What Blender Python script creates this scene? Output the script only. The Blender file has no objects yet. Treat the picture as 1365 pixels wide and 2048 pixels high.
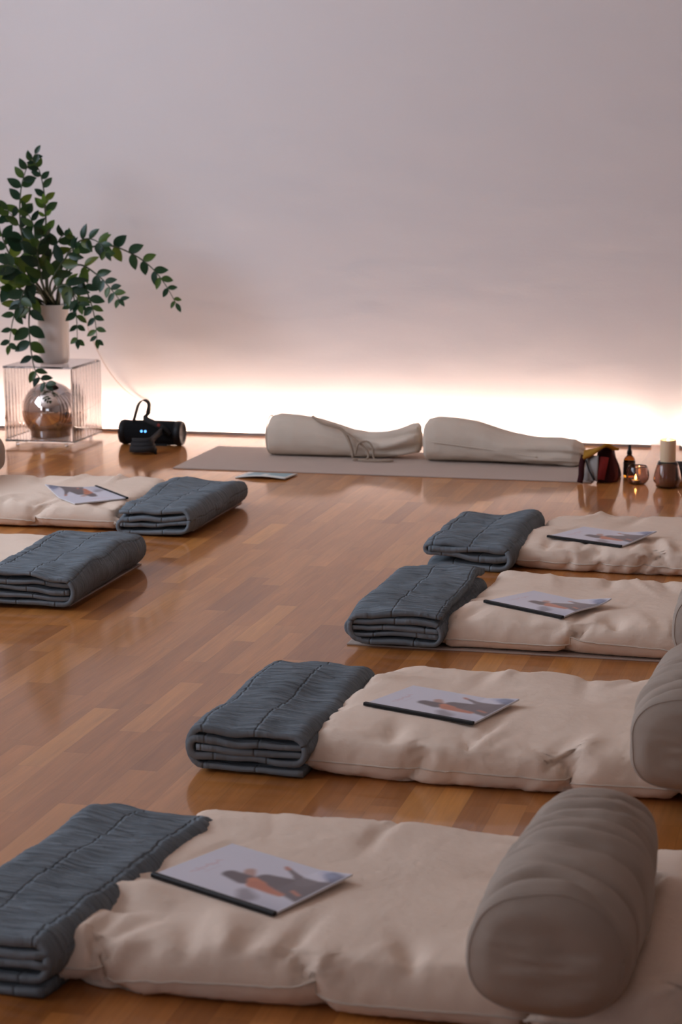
import bpy, math, random
import numpy as np
from mathutils import Vector, Matrix, noise
from mathutils.bvhtree import BVHTree

SC = bpy.context.scene
COL = SC.collection
PI = math.pi

# ------------------------------------------------------------------ camera
FPX, PITCH, YAW, ROLL, CAMH = 4100.0, 0.180896510, 0.251130942, -0.007, 1.41324
_cy, _sy, _cp, _sp = math.cos(YAW), math.sin(YAW), math.cos(PITCH), math.sin(PITCH)
FW = np.array([-_sy * _cp, _cy * _cp, -_sp]); _r = np.array([_cy, _sy, 0.0]); _u = np.cross(_r, FW)
RT = math.cos(ROLL) * _r + math.sin(ROLL) * _u
UP = -math.sin(ROLL) * _r + math.cos(ROLL) * _u
CAM = np.array([0, 0, CAMH])
cam_data = bpy.data.cameras.new('camera'); cam = bpy.data.objects.new('camera', cam_data); COL.objects.link(cam)
cam_data.sensor_fit = 'HORIZONTAL'; cam_data.sensor_width = 24.0; cam_data.lens = FPX / 1365 * 24.0
cam_data.clip_start = 0.05
M = Matrix.Identity(4)
for k in range(3):
    M[k][0], M[k][1], M[k][2] = RT[k], UP[k], -FW[k]
M[2][3] = CAMH
cam.matrix_world = M
cam_data.dof.use_dof = True; cam_data.dof.focus_distance = 5.6; cam_data.dof.aperture_fstop = 6.0
SC.camera = cam

# ------------------------------------------------------------------ view, world, daylight
SC.view_settings.view_transform = 'Standard'; SC.view_settings.look = 'None'
SC.view_settings.gamma = 1.0; SC.view_settings.exposure = 0.0
SC.view_settings.use_curve_mapping = False
SC.cycles.use_denoising = True
SC.cycles.max_bounces = 10; SC.cycles.transmission_bounces = 10; SC.cycles.diffuse_bounces = 5
SC.cycles.sample_clamp_indirect = 6.0
world = bpy.data.worlds.new('world'); SC.world = world; world.use_nodes = True
world.node_tree.nodes['Background'].inputs[0].default_value = (0.62, 0.78, 1.0, 1)
world.node_tree.nodes['Background'].inputs[1].default_value = 1.2

def daylight(name, loc, rot, sx, sy, power, color):
    l = bpy.data.lights.new(name, 'AREA'); l.shape = 'RECTANGLE'; l.size = sx; l.size_y = sy
    l.energy = power; l.color = color
    o = bpy.data.objects.new(name, l); COL.objects.link(o); o.location = loc; o.rotation_euler = rot
    return o
WALL_Y, LEFT_X, RIGHT_X, BACK_Y, CEIL = 9.465, -5.6, 2.6, -3.0, 3.4
# daylight entering through the two windows of the left wall and the one behind the camera
daylight('window_daylight', (LEFT_X + 0.03, 5.8, 2.3), (0, -PI / 2, 0), 1.7, 3.3, 112, (0.72, 0.83, 1.0))
daylight('window_daylight', (LEFT_X + 0.03, 1.6, 1.9), (0, -PI / 2, 0), 2.1, 2.5, 36, (0.94, 0.92, 1.0))
daylight('window_daylight', (-1.5, BACK_Y + 0.03, 1.75), (PI / 2, 0, 0), 2.4, 1.7, 4, (1.0, 0.92, 0.86))

# ------------------------------------------------------------------ helpers
def at(px, py, Y):
    """photo pixel -> world point at depth Y (used to read positions off the photo)"""
    d = ((px - 682.5) / FPX) * RT - ((py - 1024) / FPX) * UP + FW
    return Vector(CAM + d * (Y / d[1]))

def obj(name, V, F, mat=None, parent=None, smooth=True, uv=None, col=None, fmat=None):
    me = bpy.data.meshes.new(name)
    if parent is not None:
        pl = parent_loc(parent)
        V = [(v[0] - pl[0], v[1] - pl[1], v[2] - pl[2]) for v in V]
    me.from_pydata([tuple(v) for v in V], [], [tuple(f) for f in F])
    me.update()
    if mat is not None:
        for m_ in (mat if isinstance(mat, (list, tuple)) else [mat]): me.materials.append(m_)
    if fmat is not None: me.polygons.foreach_set('material_index', fmat)
    if smooth: me.polygons.foreach_set('use_smooth', [True] * len(me.polygons))
    if uv is not None:
        u = me.uv_layers.new(name='UVMap')
        li = np.empty(len(me.loops), dtype=np.int32); me.loops.foreach_get('vertex_index', li)
        u.data.foreach_set('uv', np.asarray(uv, dtype=np.float32)[li].ravel())
    if col is not None:
        a = me.color_attributes.new('print', 'FLOAT_COLOR', 'POINT')
        a.data.foreach_set('color', np.asarray(col, dtype=np.float32).ravel())
    o = bpy.data.objects.new(name, me); COL.objects.link(o)
    if parent is not None: o.parent = parent
    return o

def parent_loc(p):
    l = Vector((0, 0, 0))
    while p is not None:
        l += p.location; p = p.parent
    return l

def tag(o, label=None, cat=None, group=None, kind=None):
    if label: o['label'] = label
    if cat: o['category'] = cat
    if group: o['group'] = group
    if kind: o['kind'] = kind
    return o

def thing(name, loc, label, cat, group=None):
    o = bpy.data.objects.new(name, None); COL.objects.link(o); o.location = loc; o.empty_display_size = 0.05
    return tag(o, label, cat, group)

def box(x0, x1, y0, y1, z0, z1):
    V = [(x0, y0, z0), (x1, y0, z0), (x1, y1, z0), (x0, y1, z0), (x0, y0, z1), (x1, y0, z1), (x1, y1, z1), (x0, y1, z1)]
    F = [(0, 3, 2, 1), (4, 5, 6, 7), (0, 1, 5, 4), (1, 2, 6, 5), (2, 3, 7, 6), (3, 0, 4, 7)]
    return V, F

def merge(*parts):
    V, F = [], []
    for v, f in parts:
        n = len(V); V += [tuple(p) for p in v]; F += [tuple(i + n for i in q) for q in f]
    return V, F

def bevel(o, w, seg=2):
    m = o.modifiers.new('bevel', 'BEVEL'); m.width = w; m.segments = seg; m.limit_method = 'ANGLE'; return o

def loft(rings, cap0=True, cap1=True, closed=True):
    n = len(rings[0]); V = [tuple(p) for r in rings for p in r]; F = []
    for i in range(len(rings) - 1):
        for j in range(n if closed else n - 1):
            k = (j + 1) % n
            F.append((i * n + j, i * n + k, (i + 1) * n + k, (i + 1) * n + j))
    if cap0: F.append(tuple(range(n - 1, -1, -1)))
    if cap1: F.append(tuple((len(rings) - 1) * n + j for j in range(n)))
    return V, F

def spline(pts, n):
    """Catmull-Rom through pts"""
    P = [Vector(p) for p in pts]; P = [P[0] * 2 - P[1]] + P + [P[-1] * 2 - P[-2]]
    out = []; m = len(P) - 3
    for i in range(n):
        t = i / (n - 1) * m; k = min(int(t), m - 1); t -= k
        a, b, c, d = P[k:k + 4]
        out.append(0.5 * ((2 * b) + (c - a) * t + (2 * a - 5 * b + 4 * c - d) * t * t + (3 * b - a - 3 * c + d) * t ** 3))
    return out

def tube(pts, r, n=8, seg=None):
    P = spline(pts, seg) if seg else [Vector(p) for p in pts]
    rings = []; up = None
    for i, p in enumerate(P):
        t = (P[min(i + 1, len(P) - 1)] - P[max(i - 1, 0)]).normalized()
        if up is None: up = Vector((0, 0, 1)) if abs(t.z) < .9 else Vector((1, 0, 0))
        s = t.cross(up).normalized(); up = s.cross(t).normalized()
        rr = r(i / (len(P) - 1)) if callable(r) else r
        rings.append([p + (s * math.cos(a) + up * math.sin(a)) * rr for a in [2 * PI * k / n for k in range(n)]])
    return loft(rings)

def ribbon(pts, side, width, th, seg):
    """flat strap: side(t) gives the direction of its width"""
    P = spline(pts, seg); rings = []
    for i, p in enumerate(P):
        tt = i / (len(P) - 1)
        t = (P[min(i + 1, len(P) - 1)] - P[max(i - 1, 0)]).normalized()
        s = Vector(side(tt)); s = (s - t * s.dot(t)).normalized(); nn = s.cross(t)
        w = width / 2; h = th / 2
        rings.append([p - s * w - nn * h, p + s * w - nn * h, p + s * w + nn * h, p - s * w + nn * h])
    return loft(rings)

def lathe(profile, c, n=40, axis='z', cap=True):
    rings = []
    for r, h in profile:
        ring = []
        for k in range(n):
            a = 2 * PI * k / n
            if axis == 'z': ring.append((c[0] + r * math.cos(a), c[1] + r * math.sin(a), c[2] + h))
            else: ring.append((c[0] + h, c[1] + r * math.cos(a), c[2] + r * math.sin(a)))
        rings.append(ring)
    return loft(rings, cap, cap)

def nz(x, y, z=0.0): return noise.noise(Vector((x, y, z)))
def fbm(x, y, z=0.0, o=3):
    s = 0; a = 1
    for _ in range(o):
        s += a * nz(x, y, z); a *= .5; x *= 2.03; y *= 2.03; z *= 2.03
    return s
def sstep(a, b, x):
    t = np.clip((x - a) / (b - a), 0, 1); return t * t * (3 - 2 * t)

# ------------------------------------------------------------------ materials
def new_mat(name):
    m = bpy.data.materials.new(name); m.use_nodes = True
    return m, m.node_tree, m.node_tree.nodes['Principled BSDF']
def N(nt, typ, **kw):
    n = nt.nodes.new(typ)
    for k, v in kw.items():
        if k.startswith('i_'):
            n.inputs[int(k[2:]) if k[2:].isdigit() else k[2:]].default_value = v
        else: setattr(n, k, v)
    return n
def link(nt, a, b): nt.links.new(a, b)
def math_n(nt, op, a, b=None, c=None):
    n = nt.nodes.new('ShaderNodeMath'); n.operation = op
    for i, v in enumerate((a, b, c)):
        if v is None: continue
        if hasattr(v, 'links'): nt.links.new(v, n.inputs[i])
        else: n.inputs[i].default_value = v
    return n.outputs[0]

def simple(name, col, rough=.5, metal=0., spec=.5, **kw):
    m, nt, b = new_mat(name)
    b.inputs['Base Color'].default_value = (*col, 1); b.inputs['Roughness'].default_value = rough
    b.inputs['Metallic'].default_value = metal; b.inputs['Specular IOR Level'].default_value = spec
    for k, v in kw.items(): b.inputs[k.replace('_', ' ')].default_value = v
    return m

def fabric(name, col, weave=900, bump=.15, var=.06, big=18, bigd=.004, sheen=.0):
    m, nt, b = new_mat(name)
    tc = N(nt, 'ShaderNodeTexCoord')
    n1 = N(nt, 'ShaderNodeTexNoise'); n1.inputs['Scale'].default_value = 9; n1.inputs['Detail'].default_value = 5
    link(nt, tc.outputs['Object'], n1.inputs['Vector'])
    mx = N(nt, 'ShaderNodeMix', data_type='RGBA')
    mx.inputs[6].default_value = (*[c * (1 - var) for c in col], 1); mx.inputs[7].default_value = (*[min(1, c * (1 + var)) for c in col], 1)
    link(nt, n1.outputs['Fac'], mx.inputs[0]); link(nt, mx.outputs[2], b.inputs['Base Color'])
    b.inputs['Roughness'].default_value = .92; b.inputs['Specular IOR Level'].default_value = .12
    b.inputs['Sheen Weight'].default_value = sheen
    n2 = N(nt, 'ShaderNodeTexNoise'); n2.inputs['Scale'].default_value = weave; n2.inputs['Detail'].default_value = 1
    n3 = N(nt, 'ShaderNodeTexNoise'); n3.inputs['Scale'].default_value = big; n3.inputs['Detail'].default_value = 4
    link(nt, tc.outputs['Object'], n2.inputs['Vector']); link(nt, tc.outputs['Object'], n3.inputs['Vector'])
    b1 = N(nt, 'ShaderNodeBump'); b1.inputs['Strength'].default_value = bump; b1.inputs['Distance'].default_value = .001
    b2 = N(nt, 'ShaderNodeBump'); b2.inputs['Strength'].default_value = .6; b2.inputs['Distance'].default_value = bigd
    link(nt, n2.outputs['Fac'], b1.inputs['Height']); link(nt, n3.outputs['Fac'], b2.inputs['Height'])
    link(nt, b2.outputs[0], b1.inputs['Normal']); link(nt, b1.outputs[0], b.inputs['Normal'])
    return m

def gauze(name, col):
    """crinkled cotton gauze with quilting seams; UV = (length along the cloth, length along the fold) in metres"""
    m, nt, b = new_mat(name)
    uvn = N(nt, 'ShaderNodeUVMap'); uvn.uv_map = 'UVMap'
    mp = N(nt, 'ShaderNodeMapping'); mp.inputs['Scale'].default_value = (9, 95, 1); link(nt, uvn.outputs[0], mp.inputs[0])
    n1 = N(nt, 'ShaderNodeTexNoise'); n1.inputs['Scale'].default_value = 1; n1.inputs['Detail'].default_value = 4; n1.inputs['Distortion'].default_value = .6
    link(nt, mp.outputs[0], n1.inputs['Vector'])
    n2 = N(nt, 'ShaderNodeTexNoise'); n2.inputs['Scale'].default_value = 420; link(nt, uvn.outputs[0], n2.inputs['Vector'])
    nw = N(nt, 'ShaderNodeTexNoise'); nw.inputs['Scale'].default_value = 14; link(nt, uvn.outputs[0], nw.inputs['Vector'])
    sep = N(nt, 'ShaderNodeSeparateXYZ'); link(nt, uvn.outputs[0], sep.inputs[0])
    wob = math_n(nt, 'MULTIPLY', math_n(nt, 'SUBTRACT', nw.outputs['Fac'], .5), .012)
    def lines(c, sp, ph):
        f = math_n(nt, 'FRACT', math_n(nt, 'DIVIDE', math_n(nt, 'ADD', math_n(nt, 'ADD', c, wob), ph), sp))
        d = math_n(nt, 'MULTIPLY', math_n(nt, 'ABSOLUTE', math_n(nt, 'SUBTRACT', f, .5)), sp)
        return math_n(nt, 'SMOOTH_MIN', math_n(nt, 'DIVIDE', d, .004), 1.0, .4)
    g = math_n(nt, 'MULTIPLY', lines(sep.outputs[0], .125, .05), lines(sep.outputs[1], .17, .09))
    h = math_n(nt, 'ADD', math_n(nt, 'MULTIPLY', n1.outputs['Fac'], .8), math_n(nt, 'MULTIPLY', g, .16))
    b2 = N(nt, 'ShaderNodeBump'); b2.inputs['Strength'].default_value = 1.0; b2.inputs['Distance'].default_value = .026
    link(nt, h, b2.inputs['Height'])
    b1 = N(nt, 'ShaderNodeBump'); b1.inputs['Strength'].default_value = .2; b1.inputs['Distance'].default_value = .001
    link(nt, n2.outputs['Fac'], b1.inputs['Height']); link(nt, b2.outputs[0], b1.inputs['Normal']); link(nt, b1.outputs[0], b.inputs['Normal'])
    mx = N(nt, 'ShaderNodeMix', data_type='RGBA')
    mx.inputs[6].default_value = (*[c * .55 for c in col], 1); mx.inputs[7].default_value = (*[c * 1.40 for c in col], 1)  # crinkle shading put into the colour: hollows darker, ridges lighter
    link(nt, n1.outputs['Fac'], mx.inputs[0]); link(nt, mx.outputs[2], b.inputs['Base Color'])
    b.inputs['Roughness'].default_value = .95; b.inputs['Specular IOR Level'].default_value = .1
    return m

def glass(name, col, rough=.02, ior=1.45, trans=1.0):
    return simple(name, col, rough, 0, .5, Transmission_Weight=trans, IOR=ior)

def emit(name, col, s):
    m, nt, b = new_mat(name)
    b.inputs['Base Color'].default_value = (0, 0, 0, 1); b.inputs['Emission Color'].default_value = (*col, 1); b.inputs['Emission Strength'].default_value = s
    return m

# oak strip parquet; the strips run towards the far wall (Y)
def floor_mat():
    m, nt, b = new_mat('oak_parquet')
    ge = N(nt, 'ShaderNodeNewGeometry'); sp = N(nt, 'ShaderNodeSeparateXYZ'); link(nt, ge.outputs['Position'], sp.inputs[0])
    W = .066
    xs = math_n(nt, 'DIVIDE', math_n(nt, 'ADD', sp.outputs[0], 20.0), W)
    xi = math_n(nt, 'FLOOR', xs); xf = math_n(nt, 'FRACT', xs)
    wn = N(nt, 'ShaderNodeTexWhiteNoise', noise_dimensions='1D'); link(nt, xi, wn.inputs['W'])
    wn2 = N(nt, 'ShaderNodeTexWhiteNoise', noise_dimensions='1D'); link(nt, math_n(nt, 'ADD', xi, 331.7), wn2.inputs['W'])
    Ln = math_n(nt, 'MULTIPLY_ADD', wn2.outputs['Value'], .2, .38)
    ys = math_n(nt, 'DIVIDE', math_n(nt, 'ADD', math_n(nt, 'ADD', sp.outputs[1], 20.0), math_n(nt, 'MULTIPLY', wn.outputs['Value'], 3.0)), Ln)
    yi = math_n(nt, 'FLOOR', ys); yf = math_n(nt, 'FRACT', ys)
    cb = N(nt, 'ShaderNodeCombineXYZ'); link(nt, xi, cb.inputs[0]); link(nt, yi, cb.inputs[1])
    cell = N(nt, 'ShaderNodeTexWhiteNoise', noise_dimensions='3D'); link(nt, cb.outputs[0], cell.inputs['Vector'])
    ramp = N(nt, 'ShaderNodeValToRGB'); link(nt, cell.outputs['Value'], ramp.inputs[0])
    e = ramp.color_ramp.elements
    e[0].position = 0; e[0].color = (.325, .115, .026, 1)
    e[1].position = 1; e[1].color = (.61, .255, .058, 1)
    for pos, c in ((.3, (.42, .153, .034, 1)), (.6, (.46, .174, .041, 1)), (.85, (.52, .205, .052, 1))):
        q = e.new(pos); q.color = c
    # grain, shifted per strip
    gv = N(nt, 'ShaderNodeCombineXYZ')
    link(nt, math_n(nt, 'MULTIPLY', sp.outputs[0], 75.0), gv.inputs[0]); link(nt, math_n(nt, 'MULTIPLY', sp.outputs[1], 4.0), gv.inputs[1])
    link(nt, math_n(nt, 'MULTIPLY', cell.outputs['Value'], 40.0), gv.inputs[2])
    gn = N(nt, 'ShaderNodeTexNoise'); gn.inputs['Scale'].default_value = 1; gn.inputs['Detail'].default_value = 6; gn.inputs['Distortion'].default_value = 1.2
    link(nt, gv.outputs[0], gn.inputs['Vector'])
    gv2 = N(nt, 'ShaderNodeCombineXYZ')
    link(nt, math_n(nt, 'MULTIPLY', sp.outputs[0], 22.0), gv2.inputs[0]); link(nt, math_n(nt, 'MULTIPLY', sp.outputs[1], 2.5), gv2.inputs[1])
    link(nt, math_n(nt, 'MULTIPLY', cell.outputs['Value'], 90.0), gv2.inputs[2])
    gn2 = N(nt, 'ShaderNodeTexNoise'); gn2.inputs['Scale'].default_value = 1; gn2.inputs['Detail'].default_value = 2
    link(nt, gv2.outputs[0], gn2.inputs['Vector'])
    k = math_n(nt, 'MULTIPLY', math_n(nt, 'MULTIPLY_ADD', gn.outputs['Fac'], .5, .75), math_n(nt, 'MULTIPLY_ADD', gn2.outputs['Fac'], .5, .75))
    ex = math_n(nt, 'MULTIPLY', math_n(nt, 'MINIMUM', xf, math_n(nt, 'SUBTRACT', 1.0, xf)), W / .0011)
    ey = math_n(nt, 'DIVIDE', math_n(nt, 'MULTIPLY', math_n(nt, 'MINIMUM', yf, math_n(nt, 'SUBTRACT', 1.0, yf)), Ln), .0012)
    edge = math_n(nt, 'MINIMUM', math_n(nt, 'MINIMUM', ex, ey), 1.0)
    k = math_n(nt, 'MULTIPLY', k, math_n(nt, 'MULTIPLY_ADD', edge, .25, .75))
    vm = N(nt, 'ShaderNodeVectorMath', operation='SCALE'); link(nt, ramp.outputs[0], vm.inputs[0]); link(nt, k, vm.inputs['Scale'])
    link(nt, vm.outputs[0], b.inputs['Base Color'])
    b.inputs['Roughness'].default_value = .45; b.inputs['Specular IOR Level'].default_value = .15
    b.inputs['Coat Weight'].default_value = .75; b.inputs['Coat Roughness'].default_value = .085
    bp = N(nt, 'ShaderNodeBump'); bp.inputs['Strength'].default_value = .10; bp.inputs['Distance'].default_value = .002
    link(nt, math_n(nt, 'ADD', math_n(nt, 'MULTIPLY', gn2.outputs['Fac'], .5), math_n(nt, 'MULTIPLY', edge, .4)), bp.inputs['Height'])
    link(nt, bp.outputs[0], b.inputs['Normal'])
    return m

def plaster(name, col):
    m, nt, b = new_mat(name)
    ge = N(nt, 'ShaderNodeNewGeometry')
    n1 = N(nt, 'ShaderNodeTexNoise'); n1.inputs['Scale'].default_value = 2.2; n1.inputs['Detail'].default_value = 4
    mp = N(nt, 'ShaderNodeMapping'); mp.inputs['Scale'].default_value = (1, 1, 2.4); link(nt, ge.outputs['Position'], mp.inputs[0]); link(nt, mp.outputs[0], n1.inputs['Vector'])
    n2 = N(nt, 'ShaderNodeTexNoise'); n2.inputs['Scale'].default_value = 90; link(nt, ge.outputs['Position'], n2.inputs['Vector'])
    b1 = N(nt, 'ShaderNodeBump'); b1.inputs['Strength'].default_value = .5; b1.inputs['Distance'].default_value = .012
    b2 = N(nt, 'ShaderNodeBump'); b2.inputs['Strength'].default_value = .15; b2.inputs['Distance'].default_value = .002
    link(nt, n1.outputs['Fac'], b1.inputs['Height']); link(nt, n2.outputs['Fac'], b2.inputs['Height'])
    link(nt, b1.outputs[0], b2.inputs['Normal']); link(nt, b2.outputs[0], b.inputs['Normal'])
    b.inputs['Base Color'].default_value = (*col, 1); b.inputs['Roughness'].default_value = .85; b.inputs['Specular IOR Level'].default_value = .2
    return m

def leaf_mat():
    m, nt, b = new_mat('leaf_green')
    ge = N(nt, 'ShaderNodeNewGeometry')
    r = N(nt, 'ShaderNodeValToRGB'); link(nt, ge.outputs['Random Per Island'], r.inputs[0])
    e = r.color_ramp.elements
    e[0].position = 0; e[0].color = (.006, .020, .012, 1); e[1].position = 1; e[1].color = (.055, .075, .010, 1)
    for p, c in ((.45, (.010, .030, .014, 1)), (.75, (.018, .042, .011, 1)), (.92, (.030, .060, .010, 1))):
        q = e.new(p); q.color = c
    link(nt, r.outputs[0], b.inputs['Base Color'])
    b.inputs['Roughness'].default_value = .30; b.inputs['Specular IOR Level'].default_value = .35
    tr = N(nt, 'ShaderNodeBsdfTranslucent'); vm = N(nt, 'ShaderNodeVectorMath', operation='SCALE'); link(nt, r.outputs[0], vm.inputs[0]); vm.inputs['Scale'].default_value = 3.0
    link(nt, vm.outputs[0], tr.inputs[0]); mxs = N(nt, 'ShaderNodeMixShader'); mxs.inputs[0].default_value = .3
    link(nt, b.outputs[0], mxs.inputs[1]); link(nt, tr.outputs[0], mxs.inputs[2]); link(nt, mxs.outputs[0], nt.nodes['Material Output'].inputs[0])
    return m

def fluted(name):
    m = glass(name, (.86, .83, .83), .03, 1.45); nt = m.node_tree; b = nt.nodes['Principled BSDF']
    ge = N(nt, 'ShaderNodeNewGeometry'); sp = N(nt, 'ShaderNodeSeparateXYZ'); link(nt, ge.outputs['Position'], sp.inputs[0])
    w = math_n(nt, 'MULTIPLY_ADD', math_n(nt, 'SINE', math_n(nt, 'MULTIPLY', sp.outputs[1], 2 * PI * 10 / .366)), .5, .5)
    mx = N(nt, 'ShaderNodeMix', data_type='RGBA'); mx.inputs[6].default_value = (.45, .40, .40, 1); mx.inputs[7].default_value = (.96, .94, .93, 1)  # light and dark lines of the refracting ribs put into the tint
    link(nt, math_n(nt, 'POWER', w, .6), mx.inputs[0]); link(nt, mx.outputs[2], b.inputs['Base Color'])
    return m

MAT = dict(
    floor=floor_mat(), wall=plaster('wall_plaster', (.80, .75, .745)), warmwall=plaster('warm_wall_plaster', (.42, .36, .33)), white=simple('white_paint', (.78, .77, .75), .5),
    cream=fabric('cream_cotton', (.83, .66, .53), 700, .12, .04, 26, .005),
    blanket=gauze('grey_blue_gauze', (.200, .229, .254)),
    bolster=fabric('taupe_cotton', (.40, .325, .268), 800, .2, .05, 20, .004),
    bag=fabric('beige_canvas', (.66, .56, .46), 700, .25, .06, 22, .006),
    cord=simple('cord_cotton', (.36, .27, .20), .9),
    mat=fabric('taupe_mat', (.50, .40, .34), 500, .25, .04, 60, .001),
    seam=simple('seam_thread', (.70, .60, .50), .9), darkseam=simple('taupe_piping', (.20, .165, .14), .9),
    black=simple('black_plastic', (.006, .006, .007), .5, 0, .3), blackfab=fabric('black_mesh', (.010, .010, .011), 1500, .4, .1, 30, .001),
    strap=simple('black_webbing', (.012, .011, .012), .8), pagew=simple('paper_edge', (.72, .70, .72), .6),
    leaf=leaf_mat(), newleaf=simple('young_leaf_green', (.10, .19, .02), .35), stem=simple('stem_green', (.045, .06, .03), .5),
    pot=simple('white_ceramic', (.80, .74, .70), .25), soil=simple('potting_soil', (.03, .02, .015), .95),
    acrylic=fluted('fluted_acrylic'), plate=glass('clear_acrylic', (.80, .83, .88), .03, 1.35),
    globe=simple('mirrored_rose_glass', (.80, .70, .65), .05, 1.0),
    alu=simple('aluminium', (.42, .36, .33), .45, .6), led=emit('warm_led', (1.0, .76, .62), 112.0),
    amber=glass('amber_glass', (.95, .42, .04), .05, 1.45), label=simple('dark_label', (.05, .03, .02), .6),
    smoke=glass('smoked_glass', (.58, .42, .37), .02, 1.45), wax=simple('cream_wax', (.85, .66, .45), .5, 0, .4, Subsurface_Weight=.6, Subsurface_Radius=(.03, .012, .005)),
    wick=simple('burnt_wick', (.01, .01, .01), .9), flame=emit('candle_flame', (1.0, .50, .14), 170.0),
    tin=simple('tealight_tin', (.6, .58, .55), .35, 1.0), bowl=simple('black_bowl_glaze', (.012, .011, .012), .3),
    mustard=fabric('mustard_cloth', (.40, .20, .03), 600, .3, .2, 30, .003), burgundy=fabric('burgundy_cloth', (.045, .012, .014), 600, .3, .4, 30, .003),
    red=fabric('dark_red_cloth', (.16, .015, .012), 600, .3, .6, 40, .003), greycloth=fabric('pale_grey_cloth', (.34, .31, .29), 600, .3, .1, 30, .003),
    blue=emit('blue_status_led', (.12, .42, 1.0), 3.0), redtab=simple('red_tab', (.25, .03, .02), .7),
    cable=simple('white_cable', (.55, .45, .40), .6), paper=simple('paper_white', (.72, .71, .66), .7), leaflet=simple('pale_blue_print', (.28, .42, .46), .6),
    glasspane=glass('window_glass', (.95, .97, 1), .0, 1.05),
)
def print_mat():
    m, nt, b = new_mat('printed_cover')
    a = N(nt, 'ShaderNodeVertexColor'); a.layer_name = 'print'
    link(nt, a.outputs[0], b.inputs['Base Color']); b.inputs['Roughness'].default_value = .38; b.inputs['Specular IOR Level'].default_value = .45
    return m
MAT['print'] = print_mat()

# ------------------------------------------------------------------ the room
def structure(name, V, F, mat, parent=None): 
    o = obj(name, V, F, mat, parent, smooth=False)
    if parent is None: o['kind'] = 'structure'
    return o
structure('floor', *box(LEFT_X - .2, RIGHT_X + .2, BACK_Y - .2, WALL_Y + .2, -.1, 0), MAT['floor'])
structure('ceiling', *box(LEFT_X - .2, RIGHT_X + .2, BACK_Y - .2, WALL_Y + .2, CEIL, CEIL + .1), MAT['white'])
structure('wall_far', *box(LEFT_X - .2, RIGHT_X + .2, WALL_Y, WALL_Y + .2, 0, CEIL), MAT['wall'])
structure('wall_right', *box(RIGHT_X, RIGHT_X + .2, BACK_Y, WALL_Y, 0, CEIL), MAT['warmwall'])
def holed_wall(axis, c0, c1, a0, a1, holes):
    """wall slab with rectangular window openings: holes = (from, to, sill, head)"""
    parts = []; cur = a0
    def bx(u0, u1, z0, z1): return box(c0, c1, u0, u1, z0, z1) if axis == 'x' else box(u0, u1, c0, c1, z0, z1)
    for h0, h1, s, t in holes:
        parts += [bx(cur, h0, 0, CEIL), bx(h0, h1, 0, s), bx(h0, h1, t, CEIL)]; cur = h1
    parts.append(bx(cur, a1, 0, CEIL)); return merge(*parts)
structure('wall_left', *holed_wall('x', LEFT_X - .2, LEFT_X, BACK_Y, WALL_Y, [(.3, 2.9, .8, 3.0), (4.1, 7.5, 1.4, 3.2)]), MAT['wall'])
structure('wall_back', *holed_wall('y', BACK_Y - .2, BACK_Y, LEFT_X, RIGHT_X, [(-2.75, -.25, .85, 2.65)]), MAT['warmwall'])
def window(n, axis, c, a0, a1, s, t):
    def bx(u0, u1, z0, z1, d0=-.11, d1=-.05): return box(c + d0, c + d1, u0, u1, z0, z1) if axis == 'x' else box(u0, u1, c + d0, c + d1, z0, z1)
    f = structure('window_%d' % n, *merge(bx(a0, a1, s, s + .06), bx(a0, a1, t - .06, t), bx(a0, a0 + .06, s, t), bx(a1 - .06, a1, s, t), bx((a0 + a1) / 2 - .03, (a0 + a1) / 2 + .03, s, t)), MAT['white'])
    structure('pane', *bx(a0 + .05, a1 - .05, s + .05, t - .05, -.085, -.079), MAT['glasspane'], f)
window(1, 'x', LEFT_X, .3, 2.9, .8, 3.0); window(2, 'x', LEFT_X, 4.1, 7.5, 1.4, 3.2); window(3, 'y', BACK_Y, -2.75, -.25, .85, 2.65)

# LED light bar lying along the foot of the far wall, shining at the wall
def light_bar(x0, x1, label):
    y = 9.392
    t = thing('light_bar', ((x0 + x1) / 2, y, 0), label, 'light strip', 'light bars along the foot of the far wall')
    prof = [(y - .006, 0), (y + .016, 0), (y + .016, .0075), (y - .002, .0128), (y - .006, .0140)]
    rings = [[(x, a, z) for a, z in prof] for x in (x0, x1)]
    obj('housing', *loft(rings), MAT['alu'], t, smooth=False)
    e = [(y + .0155, .0078), (y - .0010, .0127), (y - .0008, .0134), (y + .0158, .0085)]
    rings = [[(x, a, z) for a, z in e] for x in (x0 + .004, x1 - .004)]
    obj('diffuser', *loft(rings), MAT['led'], t, smooth=False)
light_bar(-5.5, -.934, 'long warm light bar glowing at the foot of the wall behind bags and plant')
light_bar(-.805, 2.4, 'added unseen light bar keeping the wall bright right of the pillar candle')  # added bar beyond the view, carries the wall glow on to the right

# ------------------------------------------------------------------ floor cushions (inflated cloth)
def envelope(L, W, step, seed):
    nx = int(round(L / step)); ny = int(round(W / step)); rng = random.Random(seed)
    V = []; F = []; idx = {}; rest = []
    for s in (0, 1):
        for j in range(ny + 1):
            for i in range(nx + 1):
                b = i in (0, nx) or j in (0, ny)
                if b and s == 1: idx[s, i, j] = idx[0, i, j]; continue
                idx[s, i, j] = len(V); rest.append((i, j))
                V.append(((i / nx - .5) * L, (j / ny - .5) * W, (0.004 if s == 0 else -0.004) * (0 if b else 1) + rng.uniform(-.0015, .0015)))
        for j in range(ny):
            for i in range(nx):
                q = (idx[s, i, j], idx[s, i + 1, j], idx[s, i + 1, j + 1], idx[s, i, j + 1])
                F.append(q if s == 0 else q[::-1])
    ring = [idx[0, i, 0] for i in range(nx)] + [idx[0, nx, j] for j in range(ny)] + [idx[0, i, ny] for i in range(nx, 0, -1)] + [idx[0, 0, j] for j in range(ny, 0, -1)]
    top = np.zeros(len(V), bool); top[:(nx + 1) * (ny + 1)] = True
    return V, F, ring, top, np.array(rest), idx, nx, ny

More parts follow.
